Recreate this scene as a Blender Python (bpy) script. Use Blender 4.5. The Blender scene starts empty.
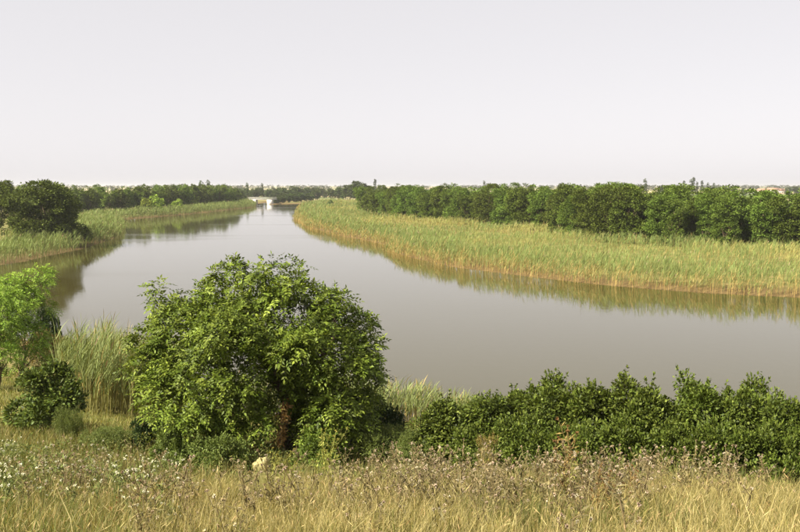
import bpy, math, random
import numpy as np

scene = bpy.context.scene
C = scene.collection
R = math.radians

# ------------------------------------------------------------------ camera
CAM_Z = 10.5
PITCH = math.atan(80 / 889)
cam_d = bpy.data.cameras.new('camera')
cam_d.lens = 40.0
cam_d.sensor_width = 36.0
cam_d.clip_start = 0.1
cam_d.clip_end = 40000
cam = bpy.data.objects.new('camera', cam_d)
C.objects.link(cam)
cam.location = (0, 0, CAM_Z)
cam.rotation_euler = (math.pi / 2 - PITCH, 0, 0)
scene.camera = cam

# ------------------------------------------------------------------ sky, sun, exposure
SUN_EL, SUN_AZ = 42.0, -122.0        # azimuth measured from +Y (view direction) towards +X
world = bpy.data.worlds.new('World')
scene.world = world
world.use_nodes = True
wn, wl = world.node_tree.nodes, world.node_tree.links
wn.clear()
sky = wn.new('ShaderNodeTexSky')
sky.sky_type = 'NISHITA'
sky.sun_disc = False
sky.sun_elevation = R(SUN_EL)
sky.sun_rotation = R(SUN_AZ)
sky.air_density = 1.0
sky.dust_density = 1.0
sky.ozone_density = 1.0
bw = wn.new('ShaderNodeRGBToBW')
mixs = wn.new('ShaderNodeMix'); mixs.data_type = 'RGBA'
mixs.inputs['Factor'].default_value = 0.80       # hazy summer air: sky nearly colourless
tint = wn.new('ShaderNodeMix'); tint.data_type = 'RGBA'; tint.blend_type = 'MULTIPLY'
tint.inputs['Factor'].default_value = 1.0
tint.inputs['B'].default_value = (1.0, 0.965, 0.985, 1)
bg = wn.new('ShaderNodeBackground')
bg.inputs['Strength'].default_value = 0.078
wo = wn.new('ShaderNodeOutputWorld')
wl.new(sky.outputs[0], bw.inputs[0])
wl.new(sky.outputs[0], mixs.inputs['A'])
wl.new(bw.outputs[0], mixs.inputs['B'])
wl.new(mixs.outputs['Result'], tint.inputs['A'])
veil = wn.new('ShaderNodeMix'); veil.data_type = 'RGBA'      # even white veil of haze over the whole sky
veil.inputs['Factor'].default_value = 0.75
veil.inputs['B'].default_value = (4.78, 4.62, 4.72, 1)
wl.new(tint.outputs['Result'], veil.inputs['A'])
wl.new(veil.outputs['Result'], bg.inputs[0])
wl.new(bg.outputs[0], wo.inputs[0])

sun_d = bpy.data.lights.new('sun', 'SUN')
sun_d.energy = 5.0
sun_d.angle = R(0.6)
sun_d.color = (1.0, 0.92, 0.76)
sun = bpy.data.objects.new('sun', sun_d)
C.objects.link(sun)
sdir = np.array([math.sin(R(SUN_AZ)) * math.cos(R(SUN_EL)), math.cos(R(SUN_AZ)) * math.cos(R(SUN_EL)), math.sin(R(SUN_EL))])
from mathutils import Vector, Matrix
sun.rotation_euler = Vector(sdir).to_track_quat('Z', 'Y').to_euler()
sun.location = (-60, -30, 60)

scene.view_settings.view_transform = 'Standard'
scene.view_settings.look = 'None'
scene.view_settings.exposure = 1.25
scene.view_settings.gamma = 1.0
scene.view_settings.use_curve_mapping = False
scene.cycles.volume_bounces = 0
scene.cycles.max_bounces = 8
scene.cycles.transparent_max_bounces = 8

# ------------------------------------------------------------------ small helpers
def tag(o, label=None, cat=None, group=None, kind=None):
    if label: o['label'] = label
    if cat: o['category'] = cat
    if group: o['group'] = group
    if kind: o['kind'] = kind
    return o

def link(name, data, parent=None):
    o = bpy.data.objects.new(name, data)
    C.objects.link(o)
    if parent is not None:
        o.parent = parent
    return o

def empty(name, loc=(0, 0, 0), rz=0, s=1.0):
    o = bpy.data.objects.new(name, None)
    o.empty_display_size = 0.3
    C.objects.link(o)
    o.location = loc
    o.rotation_euler = (0, 0, rz)
    o.scale = (s, s, s) if not hasattr(s, '__len__') else s
    return o

def copy_thing(o, loc, rz, s, parent=None):
    c = o.copy()
    C.objects.link(c)
    c.location = loc
    c.rotation_euler = (0, 0, rz)
    c.scale = (s, s, s) if not hasattr(s, '__len__') else s
    for ch in o.children:
        d = ch.copy()
        C.objects.link(d)
        d.parent = c
    return c

def mesh(name, V, F, mat, col=None, smooth=False):
    V = np.ascontiguousarray(V, dtype=np.float32)
    F = np.ascontiguousarray(F, dtype=np.int32)
    k = F.shape[1]
    me = bpy.data.meshes.new(name)
    me.vertices.add(len(V))
    me.vertices.foreach_set('co', V.ravel())
    me.loops.add(F.size)
    me.loops.foreach_set('vertex_index', F.ravel())
    me.polygons.add(len(F))
    me.polygons.foreach_set('loop_start', np.arange(0, F.size, k, dtype=np.int32))
    me.polygons.foreach_set('loop_total', np.full(len(F), k, dtype=np.int32))
    if smooth:
        me.polygons.foreach_set('use_smooth', np.ones(len(F), dtype=bool))
    if col is not None:
        a = me.color_attributes.new('col', 'FLOAT_COLOR', 'POINT')
        c4 = np.ones((len(V), 4), dtype=np.float32)
        c4[:, :3] = col
        a.data.foreach_set('color', c4.ravel())
    me.update(calc_edges=True)
    me.materials.append(mat)
    return me

def join(parts):
    """parts: list of (V, F[, col]) -> one (V, F[, col])"""
    off, Vs, Fs, Cs = 0, [], [], []
    for p in parts:
        Vs.append(p[0]); Fs.append(p[1] + off)
        if len(p) > 2: Cs.append(p[2])
        off += len(p[0])
    out = [np.concatenate(Vs), np.concatenate(Fs)]
    if Cs: out.append(np.concatenate(Cs))
    return out

def unit(a):
    return a / (np.linalg.norm(a, axis=-1, keepdims=True) + 1e-9)

def sph(rng, n):
    return unit(rng.normal(size=(n, 3)))

def vnoise(x, y, seed=0):
    x = np.asarray(x, float); y = np.asarray(y, float)
    xi = np.floor(x).astype(np.int64); yi = np.floor(y).astype(np.int64)
    fx = x - xi; fy = y - yi
    fx = fx * fx * (3 - 2 * fx); fy = fy * fy * (3 - 2 * fy)
    def h(a, b):
        n = (a * 374761393 + b * 668265263 + seed * 982451653) & 0x7fffffff
        n = ((n ^ (n >> 13)) * 1274126177) & 0x7fffffff
        return ((n ^ (n >> 16)) & 0xffff) / 65535.0
    return (h(xi, yi) * (1 - fx) + h(xi + 1, yi) * fx) * (1 - fy) + (h(xi, yi + 1) * (1 - fx) + h(xi + 1, yi + 1) * fx) * fy

def fbm(x, y, seed=0, o=3):
    t, a, s = 0, 0.5, 0
    for i in range(o):
        t = t + a * vnoise(np.asarray(x) * 2 ** i, np.asarray(y) * 2 ** i, seed + i); s += a; a *= 0.5
    return t / s

def at(px, py, Y):
    """point seen at (px, py) of the 800 px wide photograph at ground distance Y"""
    dz = -(py - 266) / 889
    yy = math.cos(PITCH) + dz * math.sin(PITCH)
    zz = -math.sin(PITCH) + dz * math.cos(PITCH)
    t = Y / yy
    return ((px - 400) / 889 * t, Y, CAM_Z + zz * t)

# ------------------------------------------------------------------ materials
def new_mat(name):
    m = bpy.data.materials.new(name)
    m.use_nodes = True
    n = m.node_tree.nodes
    n.clear()
    return m, n, m.node_tree.links

def leaf_material(name, transl=0.3, vary=0.25, rough=0.5, spec=0.25, island=0.35):
    """colour comes from the 'col' attribute (pigment per leaf), varied per leaf and per plant"""
    m, n, l = new_mat(name)
    at_ = n.new('ShaderNodeAttribute'); at_.attribute_name = 'col'
    geo = n.new('ShaderNodeNewGeometry')
    oi = n.new('ShaderNodeObjectInfo')
    hsv = n.new('ShaderNodeHueSaturation')
    mr = n.new('ShaderNodeMapRange')
    mr.inputs['To Min'].default_value = 1 - island; mr.inputs['To Max'].default_value = 1 + island
    l.new(geo.outputs['Random Per Island'], mr.inputs['Value'])
    mo = n.new('ShaderNodeMapRange')
    mo.inputs['To Min'].default_value = 1 - vary; mo.inputs['To Max'].default_value = 1 + vary
    l.new(oi.outputs['Random'], mo.inputs['Value'])
    mul = n.new('ShaderNodeMath'); mul.operation = 'MULTIPLY'
    l.new(mr.outputs[0], mul.inputs[0]); l.new(mo.outputs[0], mul.inputs[1])
    mh = n.new('ShaderNodeMapRange')
    mh.inputs['To Min'].default_value = 0.5 - 0.05 * vary; mh.inputs['To Max'].default_value = 0.5 + 0.05 * vary
    l.new(oi.outputs['Random'], mh.inputs['Value'])
    l.new(at_.outputs['Color'], hsv.inputs['Color'])
    l.new(mul.outputs[0], hsv.inputs['Value'])
    l.new(mh.outputs[0], hsv.inputs['Hue'])
    p = n.new('ShaderNodeBsdfPrincipled')
    p.inputs['Roughness'].default_value = rough
    p.inputs['Specular IOR Level'].default_value = spec
    l.new(hsv.outputs[0], p.inputs['Base Color'])
    t = n.new('ShaderNodeBsdfTranslucent')
    tc = n.new('ShaderNodeMix'); tc.data_type = 'RGBA'; tc.blend_type = 'MULTIPLY'
    tc.inputs['Factor'].default_value = 1
    tc.inputs['B'].default_value = (1.25, 1.15, 0.55, 1)
    l.new(hsv.outputs[0], tc.inputs['A'])
    l.new(tc.outputs['Result'], t.inputs['Color'])
    mx = n.new('ShaderNodeMixShader'); mx.inputs[0].default_value = transl
    l.new(p.outputs[0], mx.inputs[1]); l.new(t.outputs[0], mx.inputs[2])
    o = n.new('ShaderNodeOutputMaterial')
    l.new(mx.outputs[0], o.inputs[0])
    return m

def noise_mat(name, c1, c2, scale=4.0, rough=0.85, bump=0.3, detail=6):
    m, n, l = new_mat(name)
    tc = n.new('ShaderNodeTexCoord')
    nz = n.new('ShaderNodeTexNoise'); nz.inputs['Scale'].default_value = scale; nz.inputs['Detail'].default_value = detail
    l.new(tc.outputs['Object'], nz.inputs['Vector'])
    rp = n.new('ShaderNodeValToRGB')
    rp.color_ramp.elements[0].color = (*c1, 1); rp.color_ramp.elements[0].position = 0.3
    rp.color_ramp.elements[1].color = (*c2, 1); rp.color_ramp.elements[1].position = 0.7
    l.new(nz.outputs['Fac'], rp.inputs[0])
    b = n.new('ShaderNodeBump'); b.inputs['Strength'].default_value = bump; b.inputs['Distance'].default_value = 0.05
    l.new(nz.outputs['Fac'], b.inputs['Height'])
    p = n.new('ShaderNodeBsdfPrincipled'); p.inputs['Roughness'].default_value = rough
    l.new(rp.outputs[0], p.inputs['Base Color']); l.new(b.outputs[0], p.inputs['Normal'])
    o = n.new('ShaderNodeOutputMaterial'); l.new(p.outputs[0], o.inputs[0])
    return m

M_LEAF = leaf_material('leaf', 0.20, 0.10, 0.5, 0.16, 0.42)
M_TREE = leaf_material('tree_foliage', 0.18, 0.30, 0.65, 0.08, 0.40)
M_REED = leaf_material('reed_leaf', 0.20, 0.0, 0.6, 0.12, 0.28)
M_GRASS = leaf_material('grass_blade', 0.30, 0.0, 0.6, 0.2, 0.30)
M_WEED = leaf_material('weed', 0.25, 0.20, 0.6, 0.15, 0.30)
M_BARK = noise_mat('bark', (0.055, 0.036, 0.022), (0.17, 0.115, 0.07), 9.0)
M_STONE = noise_mat('pale_stone', (0.24, 0.20, 0.075), (0.46, 0.40, 0.19), 14.0, bump=0.5)
M_CONC = noise_mat('concrete', (0.62, 0.58, 0.52), (0.78, 0.75, 0.70), 1.2, bump=0.1)
M_DECK = noise_mat('weathered_concrete', (0.30, 0.29, 0.28), (0.42, 0.40, 0.38), 1.2, bump=0.1)
M_RAIL = noise_mat('rail_metal', (0.32, 0.30, 0.28), (0.45, 0.43, 0.40), 3.0, bump=0.05)
M_WALL = noise_mat('plaster', (0.72, 0.66, 0.55), (0.80, 0.76, 0.68), 0.8, bump=0.05)
M_ROOF = noise_mat('roof_tile', (0.30, 0.16, 0.10), (0.40, 0.24, 0.16), 1.5, bump=0.2)
M_PANE = noise_mat('window_pane', (0.03, 0.035, 0.04), (0.05, 0.055, 0.06), 1.0, 0.15, 0.0)

# water: murky green-brown body under a Fresnel surface with fine ripples
M_WATER, n, l = new_mat('river_water')
geo = n.new('ShaderNodeNewGeometry')
mp = n.new('ShaderNodeMapping'); mp.inputs['Scale'].default_value = (1.0, 0.55, 1.0)
l.new(geo.outputs['Position'], mp.inputs['Vector'])
n1 = n.new('ShaderNodeTexNoise'); n1.inputs['Scale'].default_value = 1.9; n1.inputs['Detail'].default_value = 3
n2 = n.new('ShaderNodeTexNoise'); n2.inputs['Scale'].default_value = 0.022; n2.inputs['Detail'].default_value = 2
mp2 = n.new('ShaderNodeMapping'); mp2.inputs['Scale'].default_value = (0.55, 1.7, 1.0); mp2.inputs['Rotation'].default_value = (0, 0, 0.25)
l.new(geo.outputs['Position'], mp2.inputs['Vector'])
l.new(mp.outputs[0], n1.inputs['Vector']); l.new(mp2.outputs[0], n2.inputs['Vector'])
rr = n.new('ShaderNodeMapRange'); rr.inputs['From Min'].default_value = 0.54; rr.inputs['From Max'].default_value = 0.64
rr.inputs['To Min'].default_value = 0.05; rr.inputs['To Max'].default_value = 0.11
l.new(n2.outputs['Fac'], rr.inputs['Value'])
bp = n.new('ShaderNodeBump'); bp.inputs['Strength'].default_value = 0.05; bp.inputs['Distance'].default_value = 0.06
l.new(n1.outputs['Fac'], bp.inputs['Height'])
p = n.new('ShaderNodeBsdfPrincipled')
p.inputs['Base Color'].default_value = (0.056, 0.048, 0.014, 1)
p.inputs['IOR'].default_value = 1.333
l.new(rr.outputs[0], p.inputs['Roughness']); l.new(bp.outputs[0], p.inputs['Normal'])
o = n.new('ShaderNodeOutputMaterial'); l.new(p.outputs[0], o.inputs[0])

# ground: dry meadow near the river, patchwork of fields on the plain beyond
M_GROUND, n, l = new_mat('ground_soil_and_turf')
geo = n.new('ShaderNodeNewGeometry')
na = n.new('ShaderNodeTexNoise'); na.inputs['Scale'].default_value = 0.55; na.inputs['Detail'].default_value = 8; na.inputs['Roughness'].default_value = 0.65
l.new(geo.outputs['Position'], na.inputs['Vector'])
ra = n.new('ShaderNodeValToRGB')
e = ra.color_ramp.elements
e[0].position = 0.30; e[0].color = (0.085, 0.095, 0.03, 1)
e[1].position = 0.72; e[1].color = (0.30, 0.235, 0.11, 1)
x = e.new(0.48); x.color = (0.16, 0.155, 0.05, 1)
x = e.new(0.60); x.color = (0.24, 0.20, 0.075, 1)
l.new(na.outputs['Fac'], ra.inputs[0])
vf = n.new('ShaderNodeTexVoronoi'); vf.inputs['Scale'].default_value = 0.0042
l.new(geo.outputs['Position'], vf.inputs['Vector'])
sp = n.new('ShaderNodeSeparateColor'); l.new(vf.outputs['Color'], sp.inputs[0])
rf = n.new('ShaderNodeValToRGB'); rf.color_ramp.interpolation = 'CONSTANT'
e = rf.color_ramp.elements
e[0].position = 0.0; e[0].color = (0.11, 0.14, 0.045, 1)
e[1].position = 0.30; e[1].color = (0.42, 0.33, 0.17, 1)
x = e.new(0.55); x.color = (0.20, 0.20, 0.075, 1)
x = e.new(0.75); x.color = (0.48, 0.40, 0.24, 1)
l.new(sp.outputs[0], rf.inputs[0])
sx = n.new('ShaderNodeSeparateXYZ'); l.new(geo.outputs['Position'], sx.inputs[0])
mr = n.new('ShaderNodeMapRange'); mr.inputs['From Min'].default_value = 600; mr.inputs['From Max'].default_value = 700
l.new(sx.outputs['Y'], mr.inputs['Value'])
mx = n.new('ShaderNodeMix'); mx.data_type = 'RGBA'
l.new(mr.outputs[0], mx.inputs['Factor']); l.new(ra.outputs[0], mx.inputs['A']); l.new(rf.outputs[0], mx.inputs['B'])
mm = n.new('ShaderNodeMapRange'); mm.inputs['From Min'].default_value = 0.42; mm.inputs['From Max'].default_value = 0.25
l.new(sx.outputs['Z'], mm.inputs['Value'])
mud = n.new('ShaderNodeMix'); mud.data_type = 'RGBA'; mud.inputs['B'].default_value = (0.15, 0.105, 0.045, 1)
l.new(mm.outputs[0], mud.inputs['Factor']); l.new(mx.outputs['Result'], mud.inputs['A'])
nb = n.new('ShaderNodeTexNoise'); nb.inputs['Scale'].default_value = 9; nb.inputs['Detail'].default_value = 6
l.new(geo.outputs['Position'], nb.inputs['Vector'])
bp = n.new('ShaderNodeBump'); bp.inputs['Strength'].default_value = 0.6; bp.inputs['Distance'].default_value = 0.08
l.new(nb.outputs['Fac'], bp.inputs['Height'])
p = n.new('ShaderNodeBsdfPrincipled'); p.inputs['Roughness'].default_value = 0.95; p.inputs['Specular IOR Level'].default_value = 0.1
l.new(mud.outputs['Result'], p.inputs['Base Color']); l.new(bp.outputs[0], p.inputs['Normal'])
o = n.new('ShaderNodeOutputMaterial'); l.new(p.outputs[0], o.inputs[0])

# ------------------------------------------------------------------ river outline and terrain
RIGHT = [(320, 60), (120, 70), (60, 77), (37.7, 83.1), (29.6, 87.0), (21.3, 94.1), (15.1, 102.5), (6.5, 115.2), (0.0, 135.4), (-2.7, 158.5), (-11.4, 183.6),
         (-22.6, 223.1), (-31.9, 275.8), (-40.0, 347.6), (-48.0, 436.7), (-47.8, 494.3), (-43.7, 545)]
END = [(-50, 548), (-58.6, 530), (-66.5, 521), (-72.5, 514), (-76.0, 514), (-76.5, 560), (-79, 640), (-87, 640), (-84, 560), (-83.2, 512), (-82, 500)]
LEFT = [(-72.6, 436.7), (-74.5, 391.1), (-78.3, 323.5), (-82.3, 297.8), (-86.0, 280.0), (-84.9, 267.9), (-78.0, 246.7), (-67.3, 212.9), (-60.1, 187.3),
        (-54.5, 161.3), (-52.7, 146.1), (-52.7, 133.5), (-52.0, 124), (-54, 113), (-80, 104), (-320, 100)]
NEAR = [(-320, 92), (-80, 90), (-50, 84), (-36, 74), (-27, 62), (-20, 54), (-13, 45), (-7, 40.5), (-1, 39), (6, 39.5), (12, 38.5), (20, 38), (40, 36), (120, 33), (320, 30)]
poly = np.array(RIGHT + END + LEFT + NEAR, float)
rng0 = np.random.default_rng(5)
def wobble(P):
    out = []
    for i in range(len(P)):
        a, b = P[i], P[(i + 1) % len(P)]
        L = np.linalg.norm(b - a)
        k = max(1, int(min(L / 7, 14)))
        d = (b - a) / max(L, 1e-6)
        nrm = np.array([-d[1], d[0]])
        for j in range(k):
            q = a + (b - a) * j / k
            w = 0 if j == 0 else rng0.normal() * min(0.9, L / k * 0.08)
            out.append(q + nrm * w)
    return np.array(out)
poly = wobble(poly)

def shore(x, y):
    """signed distance to the river's edge, positive on land"""
    x = np.asarray(x, float).ravel(); y = np.asarray(y, float).ravel()
    out = np.empty(len(x))
    A = poly; B = np.roll(poly, -1, 0)
    for s in range(0, len(x), 20000):
        px = x[s:s + 20000, None]; py = y[s:s + 20000, None]
        dx, dy = B[:, 0] - A[:, 0], B[:, 1] - A[:, 1]
        t = np.clip(((px - A[:, 0]) * dx + (py - A[:, 1]) * dy) / (dx * dx + dy * dy), 0, 1)
        d = np.sqrt(((px - A[:, 0] - t * dx) ** 2 + (py - A[:, 1] - t * dy) ** 2).min(1))
        cr = (A[:, 1] > py) != (B[:, 1] > py)
        xi = A[:, 0] + (py - A[:, 1]) * dx / np.where(dy == 0, 1e-9, dy)
        ins = ((cr & (px < xi)).sum(1) % 2) == 1
        out[s:s + 20000] = np.where(ins, -d, d)
    return out

NX = [p_[0] for p_ in NEAR]; NY = [p_[1] for p_ in NEAR]
GS = [-6, 0, 3, 6, 11, 16, 19, 21, 23, 27, 31, 35, 39, 49, 80, 400]
GZ = [-1.5, -0.03, 0.5, 1.2, 2.3, 3.35, 3.9, 4.3, 4.75, 5.75, 6.9, 8.2, 8.85, 9.1, 9.2, 9.2]
def hgt(x, y):
    x = np.asarray(x, float); shp = x.shape
    x = x.ravel(); y = np.asarray(y, float).ravel()
    d = shore(x, y)
    near = y < np.interp(x, NX, NY) + 4
    zn = np.interp(d, GS, GZ) + np.clip(d / 12, 0, 1) * ((fbm(x * 0.35, y * 0.35, 3) - 0.5) * 0.35)
    zf = np.interp(d, [-6, 0, 1.5, 12, 60], [-1.5, -0.03, 0.22, 0.6, 0.8]) + np.clip(d / 10, 0, 1) * (fbm(x * 0.05, y * 0.05, 9) - 0.5) * 0.4
    far = np.clip((y - 1200) / 5000, 0, 1)
    zf = zf + far * (4 + 9 * fbm(x / 1400, y / 1400, 21))
    return np.where(near, zn, zf).reshape(shp)

def axis(segs, lo_hi_growth):
    v = list(segs)
    return np.array(sorted(set(np.round(v, 3))))
gx = list(np.arange(-40, 40.01, 1.0)) + list(np.arange(41.5, 140, 2.0)) + list(-np.arange(41.5, 140, 2.0))
g = 142.0; st = 4.0
while g < 14000:
    gx += [g, -g]; g += st; st *= 1.16
gx = np.array(sorted(gx))
gy = list(np.arange(-12, 60, 1.0)) + list(np.arange(60, 240, 2.0)) + list(np.arange(240, 660, 3.4)) + [-16, -24, -40, -80, -160, -400, -1200]
g = 664.0; st = 5.0
while g < 14000:
    gy.append(g); g += st; st *= 1.13
gy = np.array(sorted(gy))
GX, GY = np.meshgrid(gx, gy)
GZm = hgt(GX, GY)
nx, ny = len(gx), len(gy)
V = np.stack([GX.ravel(), GY.ravel(), GZm.ravel()], 1)
idx = np.arange(nx * ny).reshape(ny, nx)
F = np.stack([idx[:-1, :-1].ravel(), idx[:-1, 1:].ravel(), idx[1:, 1:].ravel(), idx[1:, :-1].ravel()], 1)
ground = link('ground', mesh('ground', V, F, M_GROUND, smooth=True))
tag(ground, 'grassy river bank and flat farmland reaching to the horizon', 'ground', kind='structure')

V = np.array([(-320, 25, 0), (320, 25, 0), (320, 660, 0), (-320, 660, 0)], float)
river = link('river', mesh('river', V, np.array([[0, 1, 2, 3]]), M_WATER))
tag(river, 'calm grey-green river bending away between reed beds', 'river', kind='structure')

# ------------------------------------------------------------------ foliage builders
def leaves(P, D, N, L, W, col, fold=0.3, wid=0.45):
    D = unit(D); S = unit(np.cross(D, N)); N = np.cross(S, D)
    L = np.broadcast_to(L, (len(P),))[:, None]; W = np.broadcast_to(W, (len(P),))[:, None]
    mid = P + D * L * wid + N * (W * 0.5 * fold)
    V = np.stack([P, mid + S * W * 0.5, P + D * L, mid - S * W * 0.5], 1).reshape(-1, 3)
    b = np.arange(len(P))[:, None] * 4
    F = np.concatenate([b + [0, 1, 2], b + [0, 2, 3]], 0)
    return V, F, np.repeat(col, 4, 0)

def blades(P, D, bend, L, W, c0, c1, rng):
    """grass or reed blades: root pair, mid pair, tip"""
    n = len(P)
    D = unit(D)
    a = rng.uniform(0, math.tau, n)
    S = np.stack([np.cos(a), np.sin(a), np.zeros(n)], 1)
    L = np.broadcast_to(L, (n,))[:, None]; W = np.broadcast_to(W, (n,))[:, None]
    mid = P + D * L * 0.55 + bend * L * 0.15
    tip = P + D * L * 0.95 + bend * L * 0.55
    V = np.stack([P - S * W * 0.35, P + S * W * 0.35, mid - S * W * 0.5, mid + S * W * 0.5, tip], 1).reshape(-1, 3)
    b = np.arange(n)[:, None] * 5
    F = np.concatenate([b + [0, 1, 3], b + [0, 3, 2], b + [2, 3, 4]], 0)
    cm = (c0 + c1) / 2
    col = np.stack([c0, c0, cm, cm, c1], 1).reshape(-1, 3)
    return V, F, col

def tube(pts, radii, sides=6):
    pts = np.asarray(pts, float); k = len(pts)
    T = unit(np.gradient(pts, axis=0))
    ref = np.array([0.31, 0.95, 0.05])
    U = unit(np.cross(T, ref)); W = np.cross(T, U)
    a = np.arange(sides) * math.tau / sides
    r = np.asarray(radii)[:, None, None]
    V = (pts[:, None, :] + r * (np.cos(a)[None, :, None] * U[:, None, :] + np.sin(a)[None, :, None] * W[:, None, :])).reshape(-1, 3)
    i = np.arange(k - 1)[:, None] * sides; j = np.arange(sides)[None, :]; j2 = (j + 1) % sides
    A, B, Cc, Dd = i + j, i + j2, i + sides + j2, i + sides + j
    F = np.concatenate([np.stack([A, B, Cc], 2).reshape(-1, 3), np.stack([A, Cc, Dd], 2).reshape(-1, 3)])
    return V, F

def limb_path(a, b, rng, n=6, sag=0.1):
    a = np.array(a, float); b = np.array(b, float)
    t = np.linspace(0, 1, n)[:, None]
    p = a + (b - a) * t
    p[:, 2] += (np.sin(t[:, 0] * math.pi)) * np.linalg.norm(b - a) * sag
    p[1:-1] += rng.normal(size=(n - 2, 3)) * np.linalg.norm(b - a) * 0.035
    return p

def palette(rng, n, cols, jitter=0.12):
    cols = np.array(cols)
    i = rng.integers(0, len(cols), n)
    j = rng.integers(0, len(cols), n)
    t = rng.uniform(0, 1, (n, 1))
    return np.clip((cols[i] * t + cols[j] * (1 - t)) * (1 + rng.normal(size=(n, 1)) * jitter), 0.002, 1)

def clumps(rng, lobes, n, crad, umin=0.62, under=0.25, inside=0.6, umax=1.0):
    """centres and outward directions of leaf clumps over a crown made of several lobes"""
    lobes = np.array(lobes, float)
    area = (lobes[:, 3] * lobes[:, 4] + lobes[:, 3] * lobes[:, 5] + lobes[:, 4] * lobes[:, 5])
    c, d = [], []
    while len(c) < n:
        k = rng.choice(len(lobes), p=area / area.sum())
        v = sph(rng, 1)[0]
        if v[2] < -0.25 and rng.uniform() > under: continue
        u = rng.uniform(umin, umax)
        q = lobes[k, :3] + v * lobes[k, 3:6] * u
        s = np.sqrt((((q - lobes[:, :3]) / lobes[:, 3:6]) ** 2).sum(1)); s[k] = 9
        if s.min() < inside: continue
        c.append(q); d.append(v)
    return np.array(c), np.array(d), crad * rng.uniform(0.65, 1.35, n)

def clump_leaves(rng, c, d, r, per, L, W, cols, flat=0.75, droop=0.25, pinnate=0, rach=0.3):
    n = len(c) * per
    k = np.repeat(np.arange(len(c)), per)
    v = unit(sph(rng, n) + 0.55 * d[k] + np.array([0, 0, 0.15]))
    rad = r[k][:, None] * rng.uniform(0.35, 1.05, (n, 1))
    P = c[k] + v * rad * np.array([1, 1, flat])
    tone = 1 + rng.normal(size=(len(c), 1)) * 0.13
    col = palette(rng, n, cols) * tone[k]
    D = unit(v + 0.5 * d[k] + rng.normal(size=(n, 3)) * 0.55 + np.array([0, 0, -droop]))
    N = unit(np.array([0, 0, 0.9]) + 0.6 * v + 0.3 * d[k] + rng.normal(size=(n, 3)) * 0.45)
    if not pinnate:
        return leaves(P, D, N, L * rng.uniform(0.7, 1.3, n), W * rng.uniform(0.7, 1.3, n), col)
    parts = []
    S = unit(np.cross(D, N))
    rl = rach * rng.uniform(0.7, 1.2, (n, 1))
    for q in range(pinnate):
        t = (q + 0.6) / pinnate
        base = P + D * rl * t - np.array([0, 0, 1.0]) * rl * 0.35 * t * t
        for s in (-1, 1):
            dd = unit(D * 0.6 + S * s + np.array([0, 0, -0.25]) + rng.normal(size=(n, 3)) * 0.15)
            parts.append(leaves(base, dd, N + rng.normal(size=(n, 3)) * 0.2, L * rng.uniform(0.8, 1.2, n) * (1.05 - 0.3 * abs(t - 0.55)), W, col))
    dd = unit(D + np.array([0, 0, -0.4]))
    parts.append(leaves(P + D * rl - np.array([0, 0, 0.35]) * rl, dd, N, L * 1.1, W * 1.1, col))
    return join(parts)

# ------------------------------------------------------------------ trees of the woods
ROBINIA = [(0.072, 0.106, 0.017), (0.100, 0.144, 0.023), (0.136, 0.180, 0.032)]
def wood_tree(seed, h=10.0, wr=2.9, nclump=125, per=98, cols=ROBINIA, L=0.27, W=0.155, low=0.12, leafmat=None, crad=0.75):
    rng = np.random.default_rng(seed)
    lobes = []
    nl = 7
    for i in range(nl):
        z = h * (low + 0.12 + (0.80 - low - 0.12) * i / (nl - 1))
        w = wr * (0.62 + 0.38 * math.sin(math.pi * min(1, 0.28 + 0.62 * i / (nl - 1)))) * 0.72
        a = rng.uniform(0, math.tau)
        off = wr * 0.38 * rng.uniform(0.3, 1)
        lobes.append((math.cos(a) * off, math.sin(a) * off, z, w * rng.uniform(0.8, 1.15), w * rng.uniform(0.8, 1.15), h * 0.17 * rng.uniform(0.85, 1.2)))
    c, d, r = clumps(rng, lobes, nclump, crad)
    crown = clump_leaves(rng, c, d, r, per, L, W, cols, flat=0.7)
    crown[0][:, 2] *= h / crown[0][:, 2].max()
    parts = []
    top = np.array([rng.normal() * 0.3, rng.normal() * 0.3, h * 0.72])
    tp = limb_path((0, 0, -0.3), top, rng, 7, 0.0)
    parts.append(tube(tp, np.linspace(0.17, 0.05, 7), 6))
    for q in rng.choice(len(c), 14, replace=False):
        t = np.clip(c[q][2] / h * 0.75 - 0.12, 0.12, 0.9)
        a = tp[int(t * 6)]
        parts.append(tube(limb_path(a, c[q], rng, 4, 0.03), np.linspace(0.06, 0.015, 4), 4))
    return crown, join(parts)

def tree_proto(name, seed, leafmat=M_TREE, **kw):
    crown, trunk = wood_tree(seed, **kw)
    return mesh('crown', *crown[:2], leafmat, crown[2]), mesh('trunk', *trunk, M_BARK, smooth=True)

def plant_tree(name, proto, x, y, rz, s, label, group=None, cat='tree', z=None):
    z = float(hgt(np.array([x]), np.array([y]))[0]) if z is None else z
    e = empty(name, (x, y, z), rz, s)
    link('trunk', proto[1], e); link('crown', proto[0], e)
    return tag(e, label, cat, group)

rnd = random.Random(11)
protos = [tree_proto('t', 100 + i, h=10.0, wr=[2.7, 3.2, 2.4, 3.5, 2.9, 3.1, 2.6][i], low=[.02, .06, .03, .08, .02, .05, .04][i]) for i in range(7)]
low_protos = [tree_proto('t', 140 + i, h=10.0, wr=3.2, nclump=70, per=40, L=0.5, W=0.3, crad=0.95) for i in range(4)]

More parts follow.
